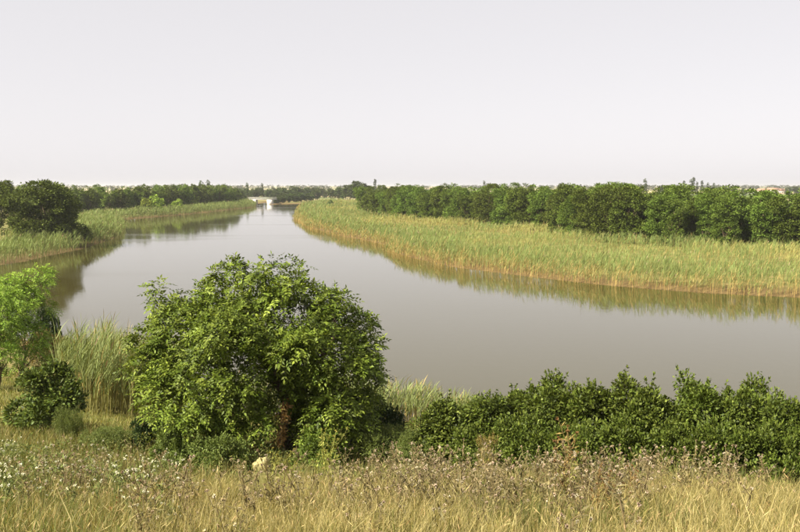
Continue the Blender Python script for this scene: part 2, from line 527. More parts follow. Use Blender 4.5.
# right bank wood: rows behind the reed bed
EDGE = [(-13.7, 321.1), (0.0, 262.6), (13.2, 234.1), (23.8, 211.2), (30.3, 192.3), (33.5, 173.0), (33.0, 159.0), (42.3, 147.5), (52.3, 140.3), (63.9, 135.0), (92, 128), (112, 126)]
def along(P, step, seed, jit=0.5):
    P = np.array(P, float); rng = np.random.default_rng(seed)
    seg = np.linalg.norm(np.diff(P, axis=0), axis=1); cum = np.concatenate([[0], np.cumsum(seg)])
    out = []; s = 0.5 * step
    while s < cum[-1]:
        k = min(np.searchsorted(cum, s) - 1, len(seg) - 1); k = max(k, 0)
        t = (s - cum[k]) / seg[k]; d = (P[k + 1] - P[k]) / seg[k]
        out.append((*(P[k] * (1 - t) + P[k + 1] * t), d[0], d[1])); s += step * rng.uniform(1 - jit, 1 + jit)
    return out
nwood = 0
for row in range(6):
    off = [0.8, 4.6, 9.5, 16, 25, 38][row]
    step = [4.6, 5.2, 6.4, 8.4, 11, 14.0][row]
    for (x, y, dx, dy) in along(EDGE, step, 40 + row, 0.35):
        nrm = (-dy, dx)
        if nrm[0] * 0.5 + nrm[1] * 1.0 < 0: nrm = (dy, -dx)
        X = x + nrm[0] * off + rnd.gauss(0, 0.7); Y = y + nrm[1] * off + rnd.gauss(0, 0.7)
        if X > Y * 0.56 + 6: continue
        s = rnd.choice([rnd.uniform(0.76, .9), rnd.uniform(.9, 1.0), rnd.uniform(.96, 1.07)]) * (0.93 if X > 58 and Y < 150 else 1.0)
        front = row == 0
        pr = (protos if row < 3 else low_protos)
        plant_tree('locust_tree', rnd.choice(pr), X, Y, rnd.uniform(0, 6.28), (s * rnd.uniform(1.02, 1.28), s * rnd.uniform(1.02, 1.28), s * rnd.choice([.96, 1.0, 1.03])),
                   'dark green locust tree at the edge of the wood behind the wide reed bed' if front else 'green locust tree standing deeper in the wood behind the wide reed bed',
                   'trees along the edge of the wood' if front else 'trees inside the wood')
        nwood += 1
print('wood trees', nwood)

# left bank: large spreading trees by the water
big = tree_proto('t', 201, h=11.2, wr=6.0, nclump=330, per=85, crad=0.95, low=0.02, L=0.34, W=0.2, cols=[(0.075, 0.11, 0.022), (0.10, 0.145, 0.028), (0.13, 0.175, 0.036)])
bx_, by_, _ = at(36, 250, 146)
plant_tree('spreading_tree', big, bx_ - 0.2, 152, 0.4, (1.22, 1.2, 1.02), 'broad domed tree on the bank overhanging the river beside the reed point', None)
plant_tree('spreading_tree', protos[3], -68.5, 140, 2.0, (1.25, 1.25, 1.10), 'tall tree with a lopsided crown next to the broad domed tree on the bank')
plant_tree('spreading_tree', protos[1], -72, 158, 4.0, (1.3, 1.3, 1.13), 'bright topped tree filling the gap behind the broad domed tree on the bank')
plant_tree('spreading_tree', protos[0], -64, 168, 1.0, (1.2, 1.2, 1.08), 'tree half hidden behind the broad domed tree, next to the distant tree row')

LROW = [(-128, 262), (-112, 285), (-101, 305), (-96, 330), (-92, 365), (-88, 400), (-86, 440), (-87, 480)]
nl_ = 0
for row in range(3):
    for (x, y, dx, dy) in along(LROW, [5.6, 6.2, 8][row], 70 + row, 0.4):
        X = x - [0, 5, 12, 24][row] + rnd.gauss(0, 0.8); Y = y + [0, 2, 6, 10][row] + rnd.gauss(0, 0.8)
        s = rnd.uniform(0.80, 1.12) * (0.92 if Y > 440 else 1)
        plant_tree('locust_tree', rnd.choice(low_protos), X, Y, rnd.uniform(0, 6.28), s,
                   'distant green tree in the row behind the left reed strip', 'tree row beyond the left reed strip'); nl_ += 1
print('left row', nl_)

# two yellow-green young trees in front of the left row
ypro = tree_proto('t', 222, h=6, wr=2.2, nclump=40, per=40, L=0.45, W=0.28, cols=[(0.22, 0.30, 0.045), (0.28, 0.36, 0.06)], crad=0.7)
yl = ['yellow-green young tree, the lower of a bright pair behind the left reed strip', 'yellow-green young tree, the taller of a bright pair behind the left reed strip', 'small pale green tree further along behind the left reed strip']
for i, (px, py, Y, s) in enumerate([(147, 205, 316, 1.0), (155.5, 205, 318, 1.2), (177, 206, 336, 0.9)]):
    q = at(px, py, Y)
    plant_tree('young_tree', ypro, q[0], Y, i * 2.1, s, yl[i])

# trees round the far end of the river
fpro = [tree_proto('t', 240 + i, h=9, wr=3.4, nclump=50, per=36, L=0.75, W=0.45, crad=1.1, cols=[(0.05, 0.075, 0.022), (0.075, 0.10, 0.03)]) for i in range(3)]
def poplar(seed):
    rng = np.random.default_rng(seed)
    lobes = [(0, 0, 3 + i * 2.0, 1.5 * (1 - 0.09 * i), 1.5 * (1 - 0.09 * i), 1.8) for i in range(6)]
    c, d, r = clumps(rng, lobes, 70, 0.6)
    cr = clump_leaves(rng, c, d, r, 26, 0.6, 0.36, [(0.06, 0.085, 0.025), (0.085, 0.11, 0.035)])
    tr = tube(limb_path((0, 0, -0.3), (0, 0, 12), rng, 6, 0), np.linspace(0.22, 0.04, 6), 6)
    return mesh('crown', *cr[:2], M_TREE, cr[2]), mesh('trunk', *tr, M_BARK, smooth=True)
ppro = [poplar(260), poplar(261)]
cpro = tree_proto('t', 270, h=12, wr=2.6, nclump=60, per=30, L=0.6, W=0.3, crad=0.8, cols=[(0.03, 0.05, 0.02), (0.045, 0.065, 0.025)])
FB = [(283, 540, .62), (289, 545, .70), (295, 548, .66), (301, 552, .72), (307, 556, .7), (311.5, 560, .55), (276, 536, .5), (299, 570, .75), (290, 565, .72), (281, 560, .7), (271, 548, .42)]
for px, Y, s in FB:
    plant_tree('bank_bush', rnd.choice(fpro), at(px, 200, Y)[0], Y, rnd.uniform(0, 6), (s * 1.1, s * 1.1, s * 0.9), 'dark rounded bush on the far bank beside the small bridge', 'bushes at the far end of the river', 'bush')
for px, Y, s, lab in [(247, 640, .82, 'dark narrow tree rising above the left tree row'), (262, 680, .80, 'pointed tree standing behind the small bridge'), (201, 470, .86, 'dark narrow tree rising above the left tree row'), (208, 475, .88, 'dark narrow tree rising above the left tree row')]:
    plant_tree('narrow_tree', ppro[1], at(px, 190, Y)[0], Y, rnd.uniform(0, 6), s, lab, 'narrow trees on the left skyline' if 'left' in lab else None)
for px, Y, s in [(229, 600, 1.1), (237, 620, 1.0), (276, 640, .9), (284, 650, 1.05), (292, 640, 1.2), (296, 650, 1.1), (300, 700, .9), (306, 740, .9), (254, 660, .95), (269, 700, .9), (241, 560, .9)]:
    plant_tree('far_tree', rnd.choice(fpro), at(px, 190, Y)[0], Y, rnd.uniform(0, 6), s, 'hazy grey-green tree beyond the small bridge', 'hazy trees beyond the bridge')
for i in range(34):
    px = 232 + i * 2.75 + rnd.gauss(0, 1.2); Y = rnd.uniform(610, 900)
    plant_tree('far_tree', rnd.choice(fpro), at(px, 190, Y)[0], Y, rnd.uniform(0, 6), (rnd.uniform(.85, 1.25), rnd.uniform(.85, 1.25), rnd.uniform(.6, 1.08)), 'hazy grey-green tree beyond the small bridge', 'hazy trees beyond the bridge')
for i, px in enumerate((248, 251, 254.5, 271, 274.5, 278)):
    plant_tree('bank_bush', fpro[i % 3], at(px, 200, 522)[0] - (1.5 if px < 260 else -1.5), 524 + i % 2 * 6, i, (.5, .5, .42), 'dark rounded bush on the far bank beside the small bridge', 'bushes at the far end of the river', 'bush')
for px, Y, s in [(332, 640, .95), (338, 640, 1.05), (345, 620, 1.0), (350, 600, 1.25), (356, 590, 1.55), (361, 600, 1.4), (366, 610, 1.2), (326, 700, .7), (372, 560, 1.1), (340, 660, 1.0)]:
    plant_tree('far_tree', rnd.choice(fpro), at(px, 190, Y)[0], Y, rnd.uniform(0, 6), s, 'hazy tree of the grove at the far end of the right bank', 'grove at the far end of the right bank')
plant_tree('bank_bush', fpro[1], at(330.5, 208, 418)[0], 418, 1.0, (.40, .40, .40), 'single small round bush standing in the meadow of the right bank', None, 'bush')
for i, (px, Y, s) in enumerate([(684, 900, 1.0), (691, 880, 1.12), (693.5, 880, 1.2), (697, 900, .95), (702, 910, 1.0), (708, 930, .9), (714, 900, .85), (645, 800, 1.1), (375, 900, 1.1), (484, 860, 1.0)]):
    plant_tree('poplar', ppro[i % 2], at(px, 186, Y)[0], Y, i, s, 'distant slim poplar showing above the wood', 'poplars on the skyline above the wood')
for i, (px, Y, s) in enumerate([(668, 760, 1.15), (725, 700, 1.0), (733, 720, 1.08), (660, 760, 1.0), (744, 860, .9), (788, 900, 1.0), (797, 880, 1.1)]):
    plant_tree('far_tree', fpro[i % 3], at(px, 186, Y)[0], Y, i, s, 'distant round tree showing above the wood near the village', 'round trees on the skyline above the wood')

# far woods that read as one mass along the horizon
rng = np.random.default_rng(77)
parts = []
pos = []
for k in range(1250):
    Y = rng.uniform(1300, 4200); X = rng.uniform(-0.5, 0.5) * Y
    if fbm(np.array([X / 300]), np.array([Y / 500]), 33)[0] < 0.46: continue
    if -0.02 < X / Y < 0 and Y < 1800: continue
    if 0.38 < X / Y < 0.46 and Y < 1700: continue
    pos.append((X, Y))
for px in np.arange(613, 644, 1.0):
    pos.append(((px - 400) / 889 * 1500 + rng.normal() * 3, 1500 + rng.normal() * 20))
pos = np.array(pos); pz = hgt(pos[:, 0], pos[:, 1])
per = 60
v = sph(rng, len(pos) * per); k = np.repeat(np.arange(len(pos)), per)
sc = np.concatenate([rng.uniform(0.6, 1.1, len(pos) - 31), rng.uniform(1.0, 1.25, 31)])[k][:, None]
P = np.stack([pos[k, 0], pos[k, 1], pz[k]], 1) + (v * np.array([5.5, 5.5, 5.0]) * rng.uniform(0.6, 1, (len(k), 1)) + np.array([0, 0, 5.0])) * sc
lv = leaves(P, v + rng.normal(size=v.shape) * .6, sph(rng, len(v)) + np.array([0, 0, .8]), 2.4, 1.6, palette(rng, len(v), [(0.045, 0.065, 0.025), (0.07, 0.09, 0.03)]))
fw = link('far_wood', mesh('far_wood', *lv[:2], M_TREE, lv[2]))
tag(fw, 'low hazy woods scattered along the horizon', 'wood', kind='stuff')

# ------------------------------------------------------------------ bridge and village
def boxes(bs):
    out = []
    for (x0, x1, y0, y1, z0, z1) in bs:
        V = np.array([(x, y, z) for z in (z0, z1) for y in (y0, y1) for x in (x0, x1)], float)
        F = np.array([(0, 2, 3, 1), (4, 5, 7, 6), (0, 1, 5, 4), (2, 6, 7, 3), (0, 4, 6, 2), (1, 3, 7, 5)])
        out.append((V, F))
    return join(out)
br = empty('road_bridge', (-80.0, 516, 0.0), 0.0)
tag(br, 'small concrete road bridge with a white abutment where the river narrows', 'bridge')
link('deck', mesh('deck', *boxes([(-8, 8, 0, 6, 2.55, 3.05)]), M_DECK), br)
for x0, x1 in ((-5.2, -3.4), (3.0, 6.0)):
    link('abutment', mesh('abutment', *boxes([(x0, x1, -0.35, 6.3, -1.2, 2.545)]), M_CONC), br)
for y in (0.15, 5.85):
    rl = link('railing', mesh('railing', *boxes([(-8, 8, y - .05, y + .05, 3.95, 4.05), (-8, 8, y - .04, y + .04, 3.5, 3.58)]), M_RAIL), br)
    for i in range(9):
        link('post', mesh('post', *boxes([(-7.9 + i * 1.95, -7.78 + i * 1.95, y - .06 + 0.003, y + .06, 3.052, 3.947)]), M_RAIL), rl)
# raised road leading to the bridge
def house(w, dpt, hw, hr, x, y, rz, label, cat='house'):
    e = empty('village_house', (x, y, float(hgt(np.array([x]), np.array([y]))[0]) - 0.1), rz)
    link('wall', mesh('wall', *boxes([(-w / 2, w / 2, -dpt / 2, dpt / 2, 0, hw)]), M_WALL), e)
    o_ = 0.4
    V = np.array([(-w / 2 - o_, -dpt / 2 - o_, hw - .1), (w / 2 + o_, -dpt / 2 - o_, hw - .1), (w / 2 + o_, dpt / 2 + o_, hw - .1), (-w / 2 - o_, dpt / 2 + o_, hw - .1), (-w / 2 - o_, 0, hw + hr), (w / 2 + o_, 0, hw + hr)], float)
    F = np.array([(0, 1, 5), (0, 5, 4), (2, 3, 4), (2, 4, 5), (0, 4, 3), (1, 2, 5), (0, 2, 1), (0, 3, 2)])
    link('roof', mesh('roof', V, F, M_ROOF), e)
    for i in range(int(w // 3)):
        xx = -w / 2 + 1.5 + i * 3
        link('window', mesh('window', *boxes([(xx - .5, xx + .5, -dpt / 2 - .03, -dpt / 2 + .1, 1.0, 2.3)]), M_PANE), e)
    return tag(e, label, cat, 'village houses on the horizon')
for i, (px, Y, w, hw, hr) in enumerate([(752, 1150, 9, 3.4, 2.4), (757, 1180, 8, 3.2, 2.4), (763, 1100, 12, 4.2, 2.6), (768, 1130, 10, 3.6, 2.2), (773, 1090, 13, 5.2, 2.4), (779, 1120, 10, 4.0, 2.6), (784, 1160, 9, 3.5, 2.5), (318, 1250, 14, 4, 2), (311, 1300, 11, 4, 2)]):
    house(w, 8, hw, hr, at(px, 190, Y)[0], Y, rnd.uniform(-.3, .3), 'tiny pale village house on the horizon beyond the wood' if i < 7 else 'tiny pale house on the plain beyond the far end of the river')

# ------------------------------------------------------------------ reeds
REED_G = [(0.115, 0.170, 0.042), (0.165, 0.220, 0.060), (0.215, 0.260, 0.085)]
REED_T = [(0.38, 0.265, 0.095), (0.46, 0.335, 0.125), (0.31, 0.215, 0.075)]
REED_O = [(0.20, 0.19, 0.075), (0.26, 0.23, 0.10), (0.15, 0.15, 0.06)]  # left-bank stalks: shade on the reed fronts put into a darker olive
REED_Y = [(0.22, 0.26, 0.09), (0.28, 0.29, 0.12)]
def reeds(name, x, y, h, label, wid=1.0, nleaf=4, seed=0, tan=0.42, tips=0.05, stalk=None, grey=0.0):
    rng = np.random.default_rng(seed)
    n = len(x)
    z = np.maximum(hgt(x, y), -0.25)
    P = np.stack([x, y, z - 0.03], 1)
    lean = rng.normal(size=(n, 3)) * 0.07 + np.array([0.06, 0.01, 0]); lean[:, 2] = 1
    patch = fbm(x * 0.16, y * 0.16, seed + 4)[:, None]
    g0 = palette(rng, n, REED_G) * (0.75 + 0.5 * patch)
    t0 = palette(rng, n, stalk or REED_T)
    g0 = g0 * (1 - grey) + grey * np.array([0.19, 0.195, 0.095])
    yy = palette(rng, n, REED_Y)
    dsh = shore(x, y)[:, None]
    streak = vnoise(x * 0.9, y * 0.9, seed + 8)[:, None]
    big_ = fbm(x * 0.035, y * 0.05, 27)[:, None]
    yel = (dsh > 11) & (big_ + rng.normal(size=(n, 1)) * .05 > 0.61)
    g0 = np.where(yel, palette(rng, n, [(0.30, 0.29, 0.085), (0.26, 0.28, 0.08), (0.34, 0.31, 0.12)]), g0)
    dead = rng.uniform(size=(n, 1)) < np.where(dsh < 0.9, 0.75 if stalk is None else .3, tan * np.clip((streak - 0.45) * 2.2, 0.03, 1))
    parts = [blades(P, lean, rng.normal(size=(n, 3)) * 0.08 * np.array([1, 1, 0]), h * 0.86, 0.035 * wid, np.where(dsh < 2.2, t0, t0 * .45 + g0 * .55), np.where(dead, t0 * 1.05, g0), rng)]
    U = unit(lean)
    for k in range(nleaf):
        t = rng.uniform(0.32, 0.86, n)
        a = rng.uniform(0, math.tau, n)
        out = np.stack([np.cos(a) + 0.5, np.sin(a), np.zeros(n)], 1)
        D = U * 1.0 + out * 0.27
        ll = h * rng.uniform(0.22, 0.36, n)
        c0 = np.where(dead & (rng.uniform(size=(n, 1)) < 0.55), t0, g0)
        low = (t < 0.40)[:, None] & (rng.uniform(size=(n, 1)) < 0.35)
        c0 = np.where(low, t0 * 0.95, c0)
        parts.append(blades(P + U * (h * t)[:, None], D, out * 0.30 + np.array([0, 0, -0.15]), ll, 0.042 * wid * rng.uniform(.7, 1.3, n), c0, c0 * 0.6 + yy * 0.4, rng))
    m = rng.uniform(size=n) < tips
    if m.any():
        c = palette(rng, m.sum(), [(0.24, 0.17, 0.10), (0.32, 0.25, 0.15)])
        parts.append(blades(P[m] + U[m] * (h[m] * 0.84)[:, None], U[m] + np.array([0.15, 0, 0]), np.array([[0.3, 0, -0.1]]), h[m] * 0.15, 0.10 * wid, c, c, rng))
    J = join(parts)
    o = link(name, mesh(name, *J[:2], M_REED, J[2]))
    return tag(o, label, 'reeds', kind='stuff')

def scatter(rng, x0, x1, y0, y1, dens):
    n = int((x1 - x0) * (y1 - y0) * dens)
    return rng.uniform(x0, x1, n), rng.uniform(y0, y1, n)

EX = np.array(EDGE)
def right_edge_x(y):   # wood edge x for a given y
    o = np.argsort(EX[:, 1]); return np.interp(y, EX[o, 1], EX[o, 0])
rng = np.random.default_rng(301)
# right bank: near half (y < 260)
def right_bank(y0, y1, dens_front, dens_back, seed, wid, name, label):
    rng = np.random.default_rng(seed)
    xs, ys, hs = [], [], []
    for dens, lo, hi in ((dens_front, -1.1, 4.0), (dens_back, 4.0, 60)):
        x, y = scatter(rng, -62, 105, y0, y1, dens)
        k = (x < y * 0.52 + 8) & (x > -0.16 * y - 20)
        x, y = x[k], y[k]
        d = shore(x, y)
        ex = right_edge_x(y)
        inwood = np.where(y > 160, x > ex + 0.5, y > np.interp(x, [30, 33, 42.3, 52.3, 63.9, 92, 112], [165, 159, 147.5, 140.3, 135, 128, 126]) + 0.5)
        inwood = np.where((y > 160) & (x < ex), False, inwood)
        far = (y > 330) & (x > -38 + 0.09 * (y - 330) + 26)
        k = (d > lo) & (d <= hi) & ~inwood & ~far & (x > -50 - 0.001 * y) & ((d > 0) | True)
        x, y, d = x[k], y[k], d[k]
        nz = fbm(x * 0.09, y * 0.09, 15); n2 = fbm(x * 0.5, y * 0.5, 16)
        h = np.where(d < 9, 2.6, np.where(nz > 0.52, 2.1, 1.25)) * (0.62 + 0.72 * n2) * rng.uniform(0.8, 1.12, len(x))
        h *= np.clip(0.62 + 0.38 * (d + 1.0) / 2.0, 0.6, 1)
        keep = (n2 > 0.22) | (d > 3)
        xs.append(x[keep]); ys.append(y[keep]); hs.append(h[keep])
    x, y, h = map(np.concatenate, (xs, ys, hs))
    print(name, len(x))
    return reeds(name, x, y, h, label, wid, 6, seed)
right_bank(70, 165, 8.0, 3.2, 310, 0.72, 'reed_bed', 'wide pale green reed bed along the right bank with tan stalks at the waterline')
right_bank(165, 340, 3.4, 1.7, 311, 1.2, 'reed_bed', 'narrowing stretch of reed bed ending in a point where the river bends away')
right_bank(340, 560, 1.4, 0.8, 312, 2.2, 'reed_bed', 'distant flat reed meadow on the right bank beside the grove')

def bank_strip(name, y0, y1, x0, x1, dmax, dens, h0, seed, wid, label, tan=0.3, cond=None):
    rng = np.random.default_rng(seed)
    x, y = scatter(rng, x0, x1, y0, y1, dens)
    d = shore(x, y)
    k = (d > -1.0) & (d < dmax)
    if cond is not None: k &= cond(x, y)
    x, y, d = x[k], y[k], d[k]
    n2 = fbm(x * 0.3, y * 0.3, seed)
    h = h0 * (0.75 + 0.45 * n2) * rng.uniform(0.85, 1.12, len(x)) * np.clip(0.75 + 0.25 * (d + 0.5) / 2, 0.7, 1)
    print(name, len(x))
    return reeds(name, x, y, h, label, wid, 5, seed, tan, stalk=REED_O)
bank_strip('reed_bed', 100, 147, -80, -50, 9, 3.8, 2.7, 320, 1.1, 'clump of reeds at the foot of the broad domed tree on the left bank')
bank_strip('reed_bed', 147, 250, -92, -50, 14, 3.0, 3.0, 321, 1.3, 'rounded point of reeds jutting into the river beside the broad domed tree')
bank_strip('reed_bed', 250, 500, -112, -66, 9, 1.9, 3.0, 322, 2.2, 'long reed strip in front of the left tree row', tan=0.25)

# near-bank reeds
def near_reeds(x0, x1, y0, y1, cond, dens, h0, seed, label, tan):
    rng = np.random.default_rng(seed)
    x, y = scatter(rng, x0, x1, y0, y1, dens)
    k = cond(x, y); x, y = x[k], y[k]
    h = h0 * rng.uniform(0.6, 1.1, len(x)) * (0.65 + 0.6 * fbm(x * 0.8, y * 0.8, seed)) * np.interp(x, [-.5, 3.6], [1, .62])
    print('near reeds', len(x))
    return reeds('reed_clump', x, y, h, label, 0.6, 8, seed, tan, 0.05, grey=0.35)
near_reeds(-15.5, -7.2, 32, 42, lambda x, y: (((x + 11.4) / 2.5) ** 2 + ((y - 36.2) / 3.6) ** 2 < 0.45 + 1.0 * fbm(x * .7, y * .7, 91)), 46, 3.1, 331, 'tall half-dry reed clump between the young bush and the large walnut tree', 0.75)
near_reeds(-22, -13, 40, 56, lambda x, y: (shore(x, y) > -.6) & (shore(x, y) < 3.2) & (x > -17.5), 14, 2.9, 332, 'reeds on the shore behind the tall half-dry reed clump', 0.5)
near_reeds(-8, 3.6, 33, 39.6, lambda x, y: (shore(x, y) > -.6) & (shore(x, y) < 3.6), 26, 2.05, 333, 'green reeds along the near shore behind the hedge', 0.25)

# ------------------------------------------------------------------ walnut tree
def walnut():
    rng = np.random.default_rng(401)
    Y0 = 22.5
    zb = float(hgt(np.array([-3.2]), np.array([Y0]))[0])
    e = empty('walnut_tree', (-3.2, Y0, zb))
    tag(e, 'large spreading walnut tree with bright green leaves on the near bank', 'tree')
    def L(px, py, rp, dy=0.0, ry=None, rzp=None):
        q = at(px, py, Y0 + dy); k = (Y0 + dy) / 889
        return (q[0] + 3.2, dy, q[2] - zb, rp * k, (ry or rp) * k, (rzp or rp) * k)
    lobes = [L(262, 342, 72, 0.2, 74, 60), L(205, 350, 48, -0.3, 56, 50), L(322, 356, 44, 0.0, 56, 42), L(180, 336, 26, 0.4, 36, 28),
             L(300, 324, 42, -0.5, 46, 38), L(240, 318, 46, 0.4, 46, 40), L(345, 372, 30, -0.6, 40, 36), L(190, 398, 44, -0.9, 50, 38),
             L(245, 385, 58, -1.1, 40, 42), L(335, 408, 34, -0.7, 40, 32), L(166, 402, 26, -0.4, 34, 34), L(300, 400, 36, 0.9, 40, 38), L(205, 420, 40, -1.0, 40, 30), L(250, 418, 40, -0.8, 40, 30), L(330, 428, 34, -0.6, 40, 24)]
    for lx, ly, lr, ld in ((163, 300, 15, 0.2), (186, 288, 14, -.4), (226, 278, 17, .3), (262, 273, 16, -.3), (296, 282, 16, .4), (335, 308, 15, -.2), (352, 326, 14, .5), (366, 352, 14, -.3),
                           (148, 338, 13, -.2), (150, 372, 16, -.5), (368, 388, 14, -.5), (362, 410, 15, -.2), (280, 300, 16, -1.6), (225, 330, 18, -2.0), (300, 350, 18, -1.9), (200, 375, 18, -1.9)):
        lobes.append(L(lx, ly, lr, ld, lr, lr * .9))
    c, d, r = clumps(rng, lobes, 450, 0.25, umin=0.78, under=0.35, inside=0.72)
    ci, di, ri = clumps(rng, lobes, 190, 0.40, umin=0.05, under=1, inside=0.0, umax=0.55)
    c = np.concatenate([c, ci]); d = np.concatenate([d, di]); r = np.concatenate([r, ri])
    def proj(q):
        w_ = q + np.array([-3.2, Y0, zb])
        rel = w_ - np.array([0, 0, CAM_Z])
        dep = rel[:, 1] * math.cos(PITCH) - rel[:, 2] * math.sin(PITCH); up = rel[:, 1] * math.sin(PITCH) + rel[:, 2] * math.cos(PITCH)
        return 400 + 889 * rel[:, 0] / dep, 266 - 889 * up / dep
    ppx, ppy = proj(c)
    gap = (ppx > 270) & (ppx < 293) & (ppy > 402) & (ppy < 446) & (c[:, 1] < -0.1)   # the opening where the trunk shows
    c, d, r = c[~gap], d[~gap], r[~gap]
    cr = clump_leaves(rng, c, d, r, 18, 0.112, 0.052, [(0.072, 0.104, 0.012), (0.108, 0.146, 0.018), (0.155, 0.190, 0.028)], flat=0.75, pinnate=3, rach=0.25)
    # single outer sprays break the outline
    link('crown', mesh('crown', *cr[:2], M_LEAF, cr[2]), e)
    foot = np.array([0.22, 0.0, -0.25]); fork = np.array([0.42, 0.05, 1.35])
    tp = limb_path(foot, fork, rng, 6, 0.0)
    V, F = tube(tp, [0.26, 0.19, 0.165, 0.15, 0.15, 0.13], 10)
    link('trunk', mesh('trunk', V, F, M_BARK, smooth=True), e)
    nd = 420
    t = rng.uniform(0, 1, nd)[:, None]
    a0 = np.array(at(279, 446, Y0 - 1.6)) - np.array([-3.2, Y0, zb]); a1 = np.array(at(285, 402, Y0 - 1.2)) - np.array([-3.2, Y0, zb])
    Pd = a0 + (a1 - a0) * t + rng.normal(size=(nd, 3)) * np.array([.07, .10, .05])
    dl = leaves(Pd, sph(rng, nd) + np.array([0, 0, -.8]), sph(rng, nd), .10, .04, palette(rng, nd, [(0.30, 0.17, 0.06), (0.22, 0.12, 0.04), (0.36, 0.24, 0.09)]))
    tag(link('dry_branch', mesh('dry_branch', *dl[:2], M_LEAF, dl[2]), e), 'hanging branch of dry rust-brown leaves', kind='stuff')
    link('limb', mesh('limb', *tube(limb_path(a0, a1, rng, 5, 0.02), np.linspace(.03, .015, 5), 6), M_BARK, smooth=True), e)
    link('limb', mesh('limb', *tube(limb_path(a1, fork, rng, 5, 0.05), np.linspace(.02, .04, 5), 6), M_BARK, smooth=True), e)
    heads = []
    for a in range(9):
        ang = a / 9 * math.tau
        end = np.array([0.42 + math.cos(ang) * 2.1 * (0.5 + 0.5 * rng.uniform()), math.sin(ang) * 1.7 * (0.5 + .5 * rng.uniform()), 2.6 + 1.6 * rng.uniform()])
        heads.append((fork + np.array([0, 0, -0.25 * rng.uniform()]), end))
    for (a, b) in heads:
        pth = limb_path(a, b, rng, 7, 0.10)
        parts = [tube(pth, np.linspace(0.085, 0.025, 7), 7)]
        near = np.argsort(np.linalg.norm(c - b, axis=1))[:16]
        for q in near:
            s0 = pth[rng.integers(3, 7)]
            parts.append(tube(limb_path(s0, c[q], rng, 4, 0.04), np.linspace(0.022, 0.006, 4), 4))
        link('limb', mesh('limb', *join(parts), M_BARK, smooth=True), e)
    return e
walnut()

# ------------------------------------------------------------------ shrubs of the near bank
SHRUB = [(0.056, 0.082, 0.012), (0.084, 0.114, 0.017), (0.120, 0.148, 0.026)]
def shrub_proto(seed, cols=SHRUB, asp=1.8, nclump=150, per=85, L=0.072, W=0.045, shoots=34, pin=0, crad=0.18):
    """shrub of half-width 1 and height asp (about one metre each)"""
    rng = np.random.default_rng(seed)
    lobes = [(0, 0, 0.45 * asp, 0.48, 0.48, 0.36 * asp)]
    for i in range(12):
        a = i / 12 * math.tau * 2.0 + rng.uniform(0, .8)
        q = rng.uniform(.32, .78)
        lobes.append((math.cos(a) * q, math.sin(a) * q, asp * rng.uniform(0.20, 0.80) * (1.12 - .35 * q), rng.uniform(.22, .34), rng.uniform(.22, .34), asp * rng.uniform(.11, .20)))
    c, d, r = clumps(rng, lobes, nclump, crad, umin=.75, under=.7, inside=.8)
    ci, di, ri = clumps(rng, lobes, nclump // 3, crad * 1.3, umin=.05, under=1, inside=0., umax=.6)
    c = np.concatenate([c, ci]); d = np.concatenate([d, di]); r = np.concatenate([r, ri])
    cr = [clump_leaves(rng, c, d, r, per, L, W, cols, flat=0.9, droop=0.1, pinnate=pin, rach=0.16)]
    tops = c[c[:, 2] > 0.55 * asp]
    if shoots and len(tops):
        s = tops[rng.integers(0, len(tops), shoots)]
        ln = rng.uniform(0.06, 0.30, shoots)
        dr = unit(rng.normal(size=(shoots, 3)) * 0.35 + np.array([0, 0, 1]))
        k = np.repeat(np.arange(shoots), 26); t = rng.uniform(0, 1, (len(k), 1))
        P = s[k] + dr[k] * (0.08 + ln[k][:, None] * t)
        h_ = sph(rng, len(k)) + np.array([0, 0, .4])
        cr.append(leaves(P, h_, sph(rng, len(k)) * .6 + np.array([0, 0, 1]), L * .9, W * .9, palette(rng, len(k), cols)))
    cr = join(cr)
    cr[0][:, 2] *= asp / np.percentile(cr[0][:, 2], 99.6)
    st = []
    for i in range(8):
        q = c[rng.integers(0, len(c))]
        st.append(tube(limb_path((rng.normal() * .08, rng.normal() * .08, -0.12), q * np.array([.8, .8, .9]), rng, 6, 0.0), np.linspace(0.03, 0.008, 6), 5))
    st = join(st)
    return mesh('foliage', *cr[:2], M_LEAF, cr[2]), mesh('stem', *st, M_BARK, smooth=True), asp

def put_shrub(name, proto, px, topy, wpx, Y, label, group=None, rz=None, cat='shrub', xoff=0):
    top = at(px, topy, Y)
    zb = float(hgt(np.array([top[0]]), np.array([Y]))[0])
    hh = max(top[2] - zb, 0.2) / proto[2]
    w = wpx * Y / 889 / 2
    rz = rnd.uniform(0, 6.28) if rz is None else rz
    e = empty(name, (top[0], Y, zb), rz, (w, w, hh))
    link('stem', proto[1], e); link('foliage', proto[0], e)
    return tag(e, label, cat, group)

hp = [shrub_proto(500 + i) for i in range(4)]
hq = [shrub_proto(505 + i, asp=1.2, nclump=120) for i in range(2)]
for i, (px, ty, w, Y) in enumerate([(452, 404, 84, 21.0), (500, 395, 88, 20.2), (552, 388, 92, 19.6), (606, 384, 96, 19.2), (655, 391, 84, 19.0), (703, 385, 86, 18.7), (748, 391, 90, 18.4), (793, 402, 86, 18.3), (838, 404, 96, 18.2),
                                    (478, 430, 66, 19.2), (528, 424, 74, 18.5), (578, 428, 70, 18.2), (632, 425, 80, 17.9), (683, 430, 66, 17.7), (726, 424, 74, 17.5), (780, 428, 84, 17.3)]):
    back = i < 9
    o9 = ['first', 'second', 'third', 'fourth', 'fifth', 'sixth', 'seventh', 'eighth', 'ninth'][i if back else i - 9]
    ty -= 5
    put_shrub('hedge_shrub', hp[(i * 3 + (0 if back else 1)) % 4] if back else hq[i % 2], px, ty, w * 1.12, Y,
              f'tall dense green hedge shrub, {o9} along the hedge from the walnut tree' if back else f'lower green shrub before the hedge, {o9} from the walnut tree',
              'shrubs of the hedge on the near bank' if back else 'low shrubs at the foot of the hedge')
